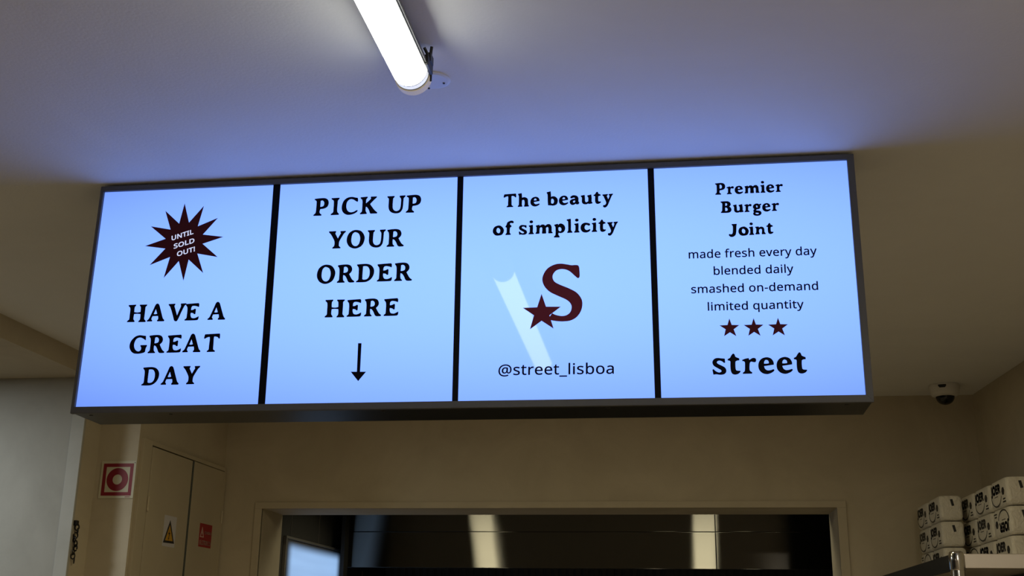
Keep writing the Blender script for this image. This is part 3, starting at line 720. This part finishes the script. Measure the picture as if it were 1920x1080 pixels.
# ------------------------------------------------------------------ the light box sign
SW, SH, SD = 2.2035, 0.6958, 0.1734
tilt = 0.019765
s_up = Vector((0, tilt, 1)).normalized()
s_in = Vector((0, 1, -tilt)).normalized()
sign = empty('menu_light_box', (0, 0, 0))
mm = Matrix((Vector((1, 0, 0)), s_in, s_up)).transposed().to_4x4()
mm.translation = (-1.70256, 3.0, EYE + 0.58643)
sign.matrix_world = mm
tag(sign, 'long blue-white backlit sign box of four panels hung under the ceiling', 'sign')
PANEL_Y = 0.0100
# box body behind the bezel
bm = bmesh.new()
add_box(bm, 0.002, SW - 0.002, 0.012, SD, 0.002, SH - 0.002, bevel=0.002)
from_bm('casing', bm, M['casing_dark'], sign)
IU0, IU1, IV0, IV1 = 0.0095, 2.1852, 0.0190, 0.6805
def rail(name, quad):
    """mitred bezel profile; quad = outer a, outer b, inner b, inner a (u, v)"""
    bm = bmesh.new()
    f = [bm.verts.new((u, 0.0, v)) for u, v in quad]
    b = [bm.verts.new((u, 0.0125, v)) for u, v in quad]
    bm.faces.new(f); bm.faces.new(b[::-1])
    for i in range(4):
        bm.faces.new((f[i], b[i], b[(i + 1) % 4], f[(i + 1) % 4]))
    bmesh.ops.recalc_face_normals(bm, faces=bm.faces)
    bmesh.ops.bevel(bm, geom=list(bm.edges), offset=0.0008, segments=2, affect='EDGES')
    return from_bm(name, bm, M['alu'], sign)
rail('frame_rail', [(0, 0), (SW, 0), (IU1, IV0), (IU0, IV0)])
rail('frame_rail', [(SW, 0), (SW, SH), (IU1, IV1), (IU1, IV0)])
rail('frame_rail', [(SW, SH), (0, SH), (IU0, IV1), (IU1, IV1)])
rail('frame_rail', [(0, SH), (0, 0), (IU0, IV0), (IU0, IV1)])
# dividers and panels (edges as on the sign: each divider leans a hair)
DV = [((0.5406, 0.5619), (0.5504, 0.5705)), ((1.0941, 1.1113), (1.0994, 1.1156)), ((1.6392, 1.6571), (1.6455, 1.6623))]
for (t0, t1), (b0, b1) in DV:
    bm = bmesh.new()
    f = [bm.verts.new((u, 0.0075, v)) for u, v in ((b0, IV0), (b1, IV0), (t1, IV1), (t0, IV1))]
    b = [bm.verts.new((u, 0.0118, v)) for u, v in ((b0, IV0), (b1, IV0), (t1, IV1), (t0, IV1))]
    bm.faces.new(f); bm.faces.new(b[::-1])
    for i in range(4):
        bm.faces.new((f[i], b[i], b[(i + 1) % 4], f[(i + 1) % 4]))
    from_bm('divider', bm, M['divider'], sign)
edges_t = [IU0] + [x for d in DV for x in d[0]] + [IU1]
edges_b = [IU0] + [x for d in DV for x in d[1]] + [IU1]
panels = []
for k in range(4):
    q = [(edges_b[2 * k], IV0), (edges_b[2 * k + 1], IV0), (edges_t[2 * k + 1], IV1), (edges_t[2 * k], IV1)]
    bm = bmesh.new()
    f = [bm.verts.new((u, PANEL_Y, v)) for u, v in q]
    b = [bm.verts.new((u, PANEL_Y + 0.0018, v)) for u, v in q]
    bm.faces.new(f); bm.faces.new(b[::-1])
    for i in range(4):
        bm.faces.new((f[i], b[i], b[(i + 1) % 4], f[(i + 1) % 4]))
    panels.append(from_bm('panel', bm, M['panel'], sign))
LX = Matrix(((1, 0, 0, 0), (0, 0, -1, PANEL_Y), (0, 1, 0, 0), (0, 0, 0, 1)))   # x,y,z -> u, out of the panel, v
def on_panel(name, k, contours, mat, lift=0.0, grow=0.0, thick=0.0005, label=None):
    o = flat_mesh(name, contours, thick, mat, panels[k], Matrix.Translation((0, -lift, 0)) @ LX, grow)
    if label: o['label'] = label
    return o
def sans_on(text, k, name, mat, lift=0.0, grow=0.0, caps=False, skew=0.0):
    x, y, x2, y2, h = SANS_LINES[text]
    size = h / 0.392 if not caps else h / 0.392
    for word in sans_text(text, x, y, x2, y2, size, skew):
        on_panel(name, k, word, mat, lift, grow)
on_panel('starburst', 0, [outline(BURST)], M['dark_maroon'], label='dark maroon twelve-pointed burst')
for t in ('UNTIL', 'SOLD', 'OUT!'):
    sans_on(t, 0, 'burst_lettering', M['panel_white'], lift=0.0005, grow=0.0006, skew=0.16)
for key in ('L5', 'L6', 'L7'):
    for word in serif_line(key):
        on_panel('lettering', 0, word, M['vinyl'], grow=0.0009)
for key in ('L1', 'L2', 'L3', 'L4'):
    for word in serif_line(key):
        on_panel('lettering', 1, word, M['vinyl'], grow=0.0009)
on_panel('arrow', 1, [outline(ARROW)], M['vinyl'])
for key in ('L8', 'L9'):
    for word in serif_line(key):
        on_panel('lettering', 2, word, M['vinyl'], grow=0.0009)
on_panel('letter_emblem', 2, [outline(S_LOGO)], M['maroon'], label='large maroon letter S')
on_panel('emblem_star', 2, [outline(STAR_LOGO)], M['maroon'], lift=0.0002, label='maroon star joined to the foot of the letter')
sans_on('@street_lisboa', 2, 'lettering', M['vinyl'], grow=0.0005)
for key in ('L10', 'L11', 'L12', 'L13'):
    for word in serif_line(key):
        on_panel('lettering', 3, word, M['vinyl'], grow=0.0009)
for t in ('made fresh every day', 'blended daily', 'smashed on-demand', 'limited quantity'):
    sans_on(t, 3, 'lettering', M['vinyl'], grow=0.0005)
for s in (STAR0, STAR1, STAR2):
    on_panel('star', 3, [outline(s)], M['star'], label='small dark red star')
for u in (0.043, 0.283, 0.90, 1.52, 2.14):
    bm = bmesh.new()
    add_lathe(bm, [(0, -0.0022), (0.0045, -0.0022), (0.0055, -0.0005), (0.0055, 0.003), (0, 0.003)], 16, Matrix.Translation((u, 0.040, 0.0025)))
    from_bm('screw', bm, M['black'], sign)

# ------------------------------------------------------------------ tube light
TX, TZ, TR = -0.583, EYE + 1.236, 0.0400
TY0, TY1 = 1.12, 2.308
tl = empty('tube_light', (TX, TY1, TZ))
tag(tl, 'lit white tubular batten lamp ending beside the round ceiling plate', 'lamp')
bm = bmesh.new(); add_arc_shell(bm, 0, 0, TR - 0.003, TR, -175, -5, TY0 - TY1, 0, 40)
from_bm('diffuser', bm, M['tube'], tl, smooth=False)
bm = bmesh.new(); add_arc_shell(bm, 0, 0, TR - 0.001, TR + 0.0015, -4, 184, TY0 - TY1 - 0.01, 0.002, 40)
add_arc_shell(bm, 0, 0, TR, TR + 0.0055, 0, 40, TY0 - TY1 - 0.01, 0.002, 12)
add_box(bm, -0.018, 0.018, TY0 - TY1, 0.0, TR - 0.002, TR + 0.006)
from_bm('housing', bm, M['housing'], tl)
bm = bmesh.new(); add_arc_shell(bm, 0, 0, TR - 0.004, TR - 0.0004, 0, 360, 0.003, 0.018, 48)
from_bm('end_sleeve', bm, M['cap_clear'], tl)
for y0 in (0.0005, 0.0182):
    bm = bmesh.new(); add_arc_shell(bm, 0, 0, TR - 0.004, TR + 0.0002, 0, 360, y0, y0 + 0.0022, 48)
    from_bm('gasket', bm, M['black'], tl)
bm = bmesh.new(); add_lathe(bm, [(0, 0.0205), (TR - 0.001, 0.0205), (TR + 0.0022, 0.023), (TR + 0.0022, 0.043), (TR - 0.002, 0.048), (TR - 0.008, 0.050), (0, 0.051)], 48, Matrix.Rotation(-math.pi / 2, 4, 'X'))
from_bm('end_cap', bm, M['cap'], tl)
bm = bmesh.new(); add_lathe(bm, [(0, 0), (TR + 0.002, 0), (TR + 0.002, 0.02), (0, 0.022)], 48, Matrix.Translation((0, TY0 - TY1, 0)) @ Matrix.Rotation(math.pi / 2, 4, 'X'))
from_bm('end_cap', bm, M['cap'], tl)
bm = bmesh.new()
add_box(bm, TR + 0.001, TR + 0.010, -0.035, 0.018, -0.006, 0.020, bevel=0.002)
add_box(bm, TR + 0.004, TR + 0.012, -0.018, 0.012, 0.012, 0.034, bevel=0.002)
add_tube(bm, [(TR + 0.008, -0.005, 0.028), (TR + 0.010, -0.010, 0.040), (TR + 0.012, -0.013, 0.050)], 0.0035, 8)
add_tube(bm, [(TR + 0.006, -0.018, 0.024), (TR + 0.002, -0.026, 0.032), (TR - 0.001, -0.032, 0.038)], 0.0035, 8)
add_tube(bm, [(TR + 0.005, 0.012, 0.004), (TR + 0.004, 0.022, -0.004), (TR + 0.001, 0.034, -0.012)], 0.003, 8)
from_bm('clip', bm, M['black'], tl)
for yy in (-0.25, -0.95):
    bm = bmesh.new(); add_box(bm, -0.012, 0.012, yy - 0.012, yy + 0.012, TR + 0.004, CEIL - TZ, bevel=0.001)
    from_bm('hanger', bm, M['housing'], tl)

# a copy of the batten added out of view to light the right side
t2 = copy_tree(tl)
t2.location = (1.25, 1.95, TZ)
tag(t2, 'added second batten lamp, out of view, nearer the right wall', 'lamp')

pl = empty('ceiling_plate', (-0.563, 2.462, CEIL))
tag(pl, 'small round white cover plate on the ceiling beside the lamp end', 'cover plate')
bm = bmesh.new(); add_lathe(bm, [(0, -0.005), (0.036, -0.005), (0.042, -0.003), (0.043, 0.001), (0, 0.001)], 48)
from_bm('disc', bm, M['plate'], pl)
for dx, dy in ((0.024, 0.012), (-0.018, 0.034)):
    bm = bmesh.new(); add_lathe(bm, [(0, -0.0075), (0.0025, -0.007), (0.0035, -0.004), (0, -0.004)], 14, Matrix.Translation((dx, dy, 0)))
    from_bm('screw', bm, M['black'], pl)

# ------------------------------------------------------------------ dome camera
dc = empty('dome_camera', (1.392, 6.174, CEIL))
tag(dc, 'white dome security camera with smoked bubble on the ceiling corner', 'security camera')
bm = bmesh.new(); add_lathe(bm, [(0, 0.001), (0.074, 0.001), (0.078, -0.004), (0.077, -0.020), (0.073, -0.044), (0.066, -0.056), (0.052, -0.062), (0, -0.062)], 56)
from_bm('housing', bm, M['white_plastic'], dc, smooth=True)
bm = bmesh.new(); add_lathe(bm, [(0.048, -0.060)] + [(0.047 * math.cos(a), -0.062 - 0.043 * math.sin(a)) for a in [k * math.pi / 24 for k in range(0, 12)]] + [(0, -0.105)], 48)
from_bm('bubble', bm, M['smoked'], dc, smooth=True)
bm = bmesh.new()
ax = math.atan2(-6.174, -1.392)
for ang in range(-3, 3):
    a0, a1 = ax - 0.12 + ang * 0.085, ax - 0.12 + (ang + 1) * 0.085
    s0 = 0.004 if ang == -3 else 0.0
    s1 = 0.004 if ang == 2 else 0.0
    vs4 = [bm.verts.new((r * math.cos(a), r * math.sin(a), z)) for a, z, r in ((a0, -0.010, 0.0785), (a1, -0.010, 0.0785), (a1, -0.026 + s1 * 2, 0.0772), (a0, -0.026 + s0 * 2, 0.0772))]
    bm.faces.new(vs4)
sl = from_bm('badge', bm, M['black'], dc)
sl.modifiers.new('thickness', 'SOLIDIFY').thickness = 0.001

# ------------------------------------------------------------------ fire sign in the recess
fs = empty('fire_alarm_sign', (-2.730, 5.33, EYE + 0.709))
tag(fs, 'square white safety sign with a red ring in a red border', 'safety sign')
box_obj('plate', (-0.091, 0.091, -0.004, -0.0003, -0.092, 0.092), M['sign_white'], fs, bevel=0.0012)
FX = Matrix(((1, 0, 0, 0), (0, 0, -1, -0.004), (0, 1, 0, 0), (0, 0, 0, 1)))
def sq(h, k=1.0): return [(-h, -h * k), (h, -h * k), (h, h * k), (-h, h * k)]
def circ(r, n=48): return [(r * math.cos(2 * math.pi * i / n), r * math.sin(2 * math.pi * i / n)) for i in range(n)]
flat_mesh('border', [sq(0.0785), sq(0.0615)], 0.0004, M['sign_red'], fs, FX)['label'] = 'dark red square border'
flat_mesh('ring', [circ(0.0560), circ(0.0245)], 0.0004, M['sign_red'], fs, FX)['label'] = 'dark red ring'
flat_mesh('caption', [[(0.048, -0.0865), (0.074, -0.0865), (0.074, -0.0835), (0.048, -0.0835)]], 0.0004, M['sign_red'], fs, FX)
flat_mesh('pin', [[(x + 0.084, y + 0.082) for x, y in circ(0.0022, 12)]], 0.001, M['black'], fs, FX)

# ------------------------------------------------------------------ electrical cabinet on the left wall
cb = empty('electrical_cabinet', (-2.64, 5.345, 0))
tag(cb, 'cream metal electrical cabinet with two doors set in the left wall', 'cabinet')
def cy(y): return y - 5.345
ZB_, ZT_ = 0.9, EYE + 0.918
bm = bmesh.new()
add_box(bm, 0, 0.018, cy(5.352), cy(5.447), ZB_, ZT_, bevel=0.0015)
add_box(bm, 0, 0.018, cy(6.412), cy(6.432), ZB_, ZT_, bevel=0.0015)
add_box(bm, 0, 0.018, cy(5.447), cy(6.412), ZT_ - 0.022, ZT_, bevel=0.0015)
add_box(bm, 0, 0.018, cy(5.447), cy(6.412), ZB_, ZB_ + 0.03, bevel=0.0015)
from_bm('frame', bm, M['cabinet'], cb)
box_obj('recess', (0.0, 0.004, cy(5.447), cy(6.412), ZB_ + 0.03, ZT_ - 0.022), M['gap'], cb)
d1 = box_obj('door', (0.005, 0.0215, cy(5.452), cy(5.940), ZB_ + 0.036, ZT_ - 0.029), M['cabinet'], cb, bevel=0.0015)
d2 = box_obj('door', (0.005, 0.019, cy(5.974), cy(6.408), ZB_ + 0.036, ZT_ - 0.026), M['cabinet'], cb, bevel=0.0015)
box_obj('edge_seal', (0.005, 0.017, cy(5.958), cy(5.974), ZB_ + 0.036, ZT_ - 0.026), M['brush'], cb)
def hinge(d, y, z):
    bm = bmesh.new()
    add_lathe(bm, [(0, -0.035), (0.006, -0.035), (0.006, 0.035), (0, 0.035)], 16, Matrix.Translation((0.024, y, z)))
    add_box(bm, 0.018, 0.0235, y - 0.002, y + 0.018, z - 0.030, z + 0.030, bevel=0.001)
    from_bm('hinge', bm, M['cabinet'], d)
hinge(d1, cy(5.449), EYE + 0.605)
hinge(d2, cy(6.402), EYE + 0.630)
CX = Matrix(((0, 0, 1, 0.0215), (1, 0, 0, 0), (0, 1, 0, 0), (0, 0, 0, 1)))      # x,y,z -> along wall, up, out
CX2 = Matrix(((0, 0, 1, 0.0190), (1, 0, 0, 0), (0, 1, 0, 0), (0, 0, 0, 1)))
e = EYE
flat_mesh('warning_sticker', [[(cy(5.657), e + 0.416), (cy(5.805), e + 0.416), (cy(5.805), e + 0.572), (cy(5.657), e + 0.572)]], 0.0004, M['paper'], d1, CX)['label'] = 'white sticker with a yellow high-voltage triangle'
def lift(mx, d): return Matrix.Translation((d, 0, 0)) @ mx
tri = [(cy(5.664), e + 0.433), (cy(5.798), e + 0.436), (cy(5.7285), e + 0.552)]
tri_in = [(cy(5.686), e + 0.4455), (cy(5.776), e + 0.4475), (cy(5.7290), e + 0.526)]
flat_mesh('warning_triangle', [tri], 0.0003, M['black'], d1, lift(CX, 0.0004))['label'] = 'black-edged yellow triangle'
flat_mesh('triangle_fill', [tri_in], 0.0003, M['yellow'], d1, lift(CX, 0.0007))
flat_mesh('lightning_bolt', [[(cy(5.735), e + 0.508), (cy(5.716), e + 0.478), (cy(5.729), e + 0.481), (cy(5.722), e + 0.459), (cy(5.717), e + 0.462), (cy(5.724), e + 0.448), (cy(5.733), e + 0.461), (cy(5.728), e + 0.460), (cy(5.741), e + 0.489), (cy(5.727), e + 0.486)]], 0.0003, M['black'], d1, lift(CX, 0.0010))
flat_mesh('panel_sticker', [[(cy(6.116), e + 0.447), (cy(6.288), e + 0.447), (cy(6.288), e + 0.574), (cy(6.116), e + 0.574)]], 0.0004, M['red'], d2, CX2)['label'] = 'red sticker lettered QUADRO ELETRICO'
flat_mesh('sticker_triangle', [[(cy(6.128), e + 0.499), (cy(6.182), e + 0.499), (cy(6.153), e + 0.557)], [(cy(6.137), e + 0.504), (cy(6.172), e + 0.504), (cy(6.153), e + 0.544)]], 0.0003, M['pale_print'], d2, lift(CX2, 0.0004))
flat_mesh('sticker_bolt', [[(cy(6.156), e + 0.538), (cy(6.148), e + 0.522), (cy(6.154), e + 0.522), (cy(6.150), e + 0.507), (cy(6.161), e + 0.525), (cy(6.155), e + 0.525)]], 0.0003, M['pale_print'], d2, lift(CX2, 0.0004))
flat_mesh('sticker_lettering', sans_text('QUADRO', cy(6.188), e + 0.520, cy(6.283), e + 0.520, 0.030)[0], 0.0003, M['pale_print'], d2, lift(CX2, 0.0004), 0.0006)
flat_mesh('sticker_lettering', sans_text('ELÉTRICO', cy(6.128), e + 0.460, cy(6.280), e + 0.460, 0.046)[0], 0.0003, M['pale_print'], d2, lift(CX2, 0.0004), 0.001)

# ------------------------------------------------------------------ short chain on the pier edge
ch = empty('hanging_chain', (-2.848, 5.185, EYE + 0.478))
tag(ch, 'short tangle of dark chain hanging on the pale pier edge', 'chain')
bm = bmesh.new(); add_box(bm, -0.004, 0.016, -0.010, 0.012, -0.004, 0.020, bevel=0.003)
from_bm('hook', bm, M['chain'], ch)
for i in range(9):
    bm = bmesh.new()
    z = -0.012 - i * 0.019
    rx, rz = (0.009, 0.014)
    sway = 0.006 * math.sin(i * 1.7)
    pts = []
    for k in range(14):
        a = 2 * math.pi * k / 14
        p = Vector((rx * math.cos(a), 0, rz * math.sin(a)))
        p = Matrix.Rotation(math.radians(90 * (i % 2) + 25 + i * 11), 3, 'Z') @ p
        pts.append(p + Vector((0.012 + sway * .4, 0.004 + sway, z)))
    add_tube(bm, pts, 0.0036 if i < 6 else 0.0028, 8, closed=True)
    from_bm('link', bm, M['chain'], ch, smooth=True)

# ------------------------------------------------------------------ screen on the kitchen's left wall
ws = empty('wall_screen', (-2.45, 7.01, EYE))
tag(ws, 'silver-framed glowing blue screen on the dark kitchen wall', 'screen')
Y1 = 1.28; Zt = 0.580; Zb = -0.35
bm = bmesh.new()
add_box(bm, 0, 0.022, 0, Y1, Zt - 0.016, Zt, bevel=0.002)
add_box(bm, 0, 0.022, 0, Y1, Zb, Zb + 0.016, bevel=0.002)
add_box(bm, 0, 0.022, 0, 0.016, Zb + 0.016, Zt - 0.016, bevel=0.002)
add_box(bm, 0, 0.022, Y1 - 0.016, Y1, Zb + 0.016, Zt - 0.016, bevel=0.002)
from_bm('frame', bm, M['frame_silver'], ws)
box_obj('display', (0.002, 0.014, 0.014, Y1 - 0.014, Zb + 0.014, Zt - 0.014), screen_material(0.03, Y1 - 0.05, Zb + 0.05, Zt - 0.02), ws)

# ------------------------------------------------------------------ extraction hood in the kitchen
HY = 8.10
hd = empty('extraction_hood', (-2.36, HY, EYE + 0.45))
tag(hd, 'wide brushed steel extraction hood seen through the kitchen opening', 'extraction hood')
HW = 3.9
SX = 2.595                      # joint between the two sheets
for x0, x1 in ((0.0, SX - 0.002), (SX + 0.002, HW)):
    o = box_obj('front_panel', (x0, x1, 0, 0.012, 0.0, 0.2455), M['hood'], hd, bevel=0.002)
for x0, x1 in ((0.0, SX - 0.002), (SX + 0.002, HW)):
    o = box_obj('upper_panel', (x0, x1, 0.002, 0.012, 0.2495, 0.70), M['hood'], hd, bevel=0.0015)
box_obj('back_sheet', (0.0, HW, 0.013, 0.02, 0.0, 0.70), M['dark_inside'], hd)
box_obj('side_panel', (-0.012, 0.016, -0.10, 0.0, -0.3, 0.70), M['gap'], hd, bevel=0.001)
box_obj('side_panel', (0.0, 0.012, 0.02, 1.3, 0.0, 0.70), M['dark_inside'], hd)
box_obj('side_panel', (HW - 0.012, HW, 0.02, 1.3, 0.0, 0.70), M['dark_inside'], hd)
box_obj('top_sheet', (0.0, HW, 0.0, 1.3, 0.70, 0.712), M['dark_inside'], hd)
box_obj('gutter', (0.012, HW - 0.012, 0.02, 0.07, 0.0, 0.012), M['dark_inside'], hd)
def baffle(x0, x1):
    bm = bmesh.new()
    n = 9
    for i in range(n):
        a = x0 + (x1 - x0) * (i + 0.18) / n
        b = x0 + (x1 - x0) * (i + 0.82) / n
        b2 = bmesh.new()
        add_box(b2, a, b, -0.006, 0.006, 0, 0.5, bevel=0.002)
        merge(bm, b2, Matrix.Translation((0, 0.95, -0.02)) @ Matrix.Rotation(math.radians(28), 4, 'X'))
    return from_bm('baffle_filter', bm, M['dark_inside'], hd)
for i in range(7):
    baffle(0.05 + i * 0.545, 0.05 + i * 0.545 + 0.525)

# ------------------------------------------------------------------ steel shelving unit and the paper packs on it
SX0, SY0, SY1, STOP = 0.987, 4.50, 6.40, 0.310
sh = empty('steel_shelving', (SX0, SY0, 0))
tag(sh, 'steel shelving unit with round corner posts loaded with paper packs', 'shelving unit')
SWID = 0.60
for k, zt in enumerate((EYE + STOP, 1.25, 0.35)):
    bm = bmesh.new()
    add_box(bm, 0.03, SWID - 0.03, 0.0, SY1 - SY0, zt - 0.004, zt)
    add_box(bm, 0.03, SWID - 0.03, -0.004, 0.006, zt - 0.052, zt, bevel=0.0015)
    add_box(bm, 0.03, SWID - 0.03, SY1 - SY0 - 0.006, SY1 - SY0 + 0.004, zt - 0.052, zt, bevel=0.0015)
    o = from_bm('shelf', bm, M['shelf'], sh)
    for x in (0.0, SWID - 0.008):
        box_obj('side_rail', (x, x + 0.008, 0.02, SY1 - SY0 - 0.02, zt - 0.060, zt), M['rail'], sh, bevel=0.001)
for x in (0.012, SWID - 0.012):
    for y in (0.0, SY1 - SY0):
        bm = bmesh.new()
        add_lathe(bm, [(0, 0), (0.0265, 0), (0.0265, EYE + STOP - 0.002), (0.024, EYE + STOP + 0.006), (0.018, EYE + STOP + 0.009), (0, EYE + STOP + 0.010)], 32, Matrix.Translation((x, y, 0)))
        add_lathe(bm, [(0.0275, EYE + STOP - 0.060), (0.0285, EYE + STOP - 0.057), (0.0285, EYE + STOP - 0.008), (0.0275, EYE + STOP - 0.004)], 32, Matrix.Translation((x, y, 0)))
        from_bm('post', bm, M['chrome'], sh, smooth=True)

PW, PL, PH = 0.106, 0.283, 0.1225
def pack_mesh(seed):
    rnd = random.Random(seed)
    bm = bmesh.new()
    add_box(bm, -PW / 2, PW / 2, -PL / 2, PL / 2, 0.0008, PH - 0.0008)
    bmesh.ops.subdivide_edges(bm, edges=list(bm.edges), cuts=9, use_grid_fill=True)
    for v in bm.verts:
        x, y, z = v.co.x / (PW / 2), v.co.y / (PL / 2), (v.co.z - PH / 2) / (PH / 2)
        # pillowy corners of a shrink-wrapped bundle
        rx = 1 - 0.10 * max(0, abs(z)) ** 8 - 0.07 * abs(y) ** 12
        rz = 1 - 0.045 * abs(x) ** 6 - 0.06 * abs(y) ** 12
        ry = 1 - 0.022 * abs(x) ** 6 - 0.022 * abs(z) ** 6
        v.co.x *= rx; v.co.y *= ry
        v.co.z = PH / 2 + (v.co.z - PH / 2) * rz
    return bm
# prints on the long side (faces -x) and the tab on the near end (faces -y)
def PXm(flip):
    s = -1 if flip else 1
    return Matrix(((0, 0, -1, -PW / 2 - 0.0002), (-s, 0, 0, 0), (0, s, 0, PH / 2), (0, 0, 0, 1)))
def ring_arc(cx, cy, rx, ry, a0, a1, wd, n=22):
    o_, i_ = [], []
    for k in range(n + 1):
        a = math.radians(a0 + (a1 - a0) * k / n)
        o_.append((cx + (rx + wd) * math.cos(a), cy + (ry + wd) * math.sin(a)))
        i_.append((cx + rx * math.cos(a), cy + ry * math.sin(a)))
    return o_ + i_[::-1]
def rect(x0, x1, y0, y1): return [(x0, y0), (x1, y0), (x1, y1), (x0, y1)]
def make_pack(flip, seed, tab=True):
    root = empty('paper_pack', (0, 0, 0))
    from_bm('wrapper', pack_mesh(seed), M['wrap'], root, smooth=True)
    mx = PXm(flip)
    flat_mesh('brand_lettering', sans_text('JOER', -0.118, 0.004, 0.030, 0.004, 0.070)[0], 0.0004, M['print'], root, mx, 0.0042)
    art = [ring_arc(-0.040, -0.004, 0.080, 0.044, 185, 350, 0.0056),
           [(0.076 + 0.024 * math.cos(math.pi / 3 * k), 0.004 + 0.018 * math.sin(math.pi / 3 * k)) for k in range(6)],
           rect(0.066, 0.102, -0.032, -0.0262), rect(0.060, 0.108, -0.044, -0.0382)]
    for nm, c in zip(('swoosh', 'hexagon', 'caption', 'caption'), art):
        flat_mesh(nm, [c], 0.0004, M['print'], root, mx)
    flat_mesh('small_print', [rect(-0.070, -0.012, -0.0115, -0.008)], 0.0004, M['grey_print'], root, mx)
    if tab:
        TXm = Matrix(((1, 0, 0, 0), (0, 0, -1, -PL / 2 + 0.0006), (0, 1, 0, PH / 2), (0, 0, 0, 1)))
        flat_mesh('tab', [[(-0.004, 0.040), (0.008, 0.041), (0.014, 0.010), (0.002, 0.008)]], 0.0008, M['print'], root, TXm)
    return root
proto = {False: make_pack(False, 1), True: make_pack(True, 2)}
used = {False: False, True: False}
def place(x, y, z, flip, label, group, yaw=0.0):
    if used[flip]:
        o = copy_tree(proto[flip])
    else:
        o, used[flip] = proto[flip], True
    o.location = (x, y, z)
    o.rotation_euler = (0, 0, yaw)
    tag(o, label, 'paper pack', group)
zs = EYE + STOP
rows = ['bottom', 'middle', 'top']
rj = random.Random(4)
for r in range(3):
    for k in range(2):
        y = 5.815 + PL / 2 + k * (PL + 0.004)
        flip = (r == 0 and k == 1)
        place(1.237 + PW / 2 + rj.uniform(-.001, .001), y, zs + r * PH, flip,
              'wrapped paper pack, %s row of the left stack, %s' % (rows[r], 'end facing the room' if k == 0 else 'far one against the back wall'),
              'paper packs on the steel shelf', rj.uniform(-.003, .003))
names3 = ['nearest with its end showing', 'second one back', 'third one back']
for r in range(3):
    for k in range(3):
        y = 5.125 + PL / 2 + k * (PL + 0.005)
        flip = (r == 1 and k == 0) or (r == 0 and k == 2)
        place(1.368 + PW / 2 + rj.uniform(-.002, .002), y, zs + r * PH, flip,
              'wrapped paper pack, %s row of the right stack, %s' % (rows[r], names3[k]),
              'paper packs on the steel shelf', rj.uniform(-.006, .006))
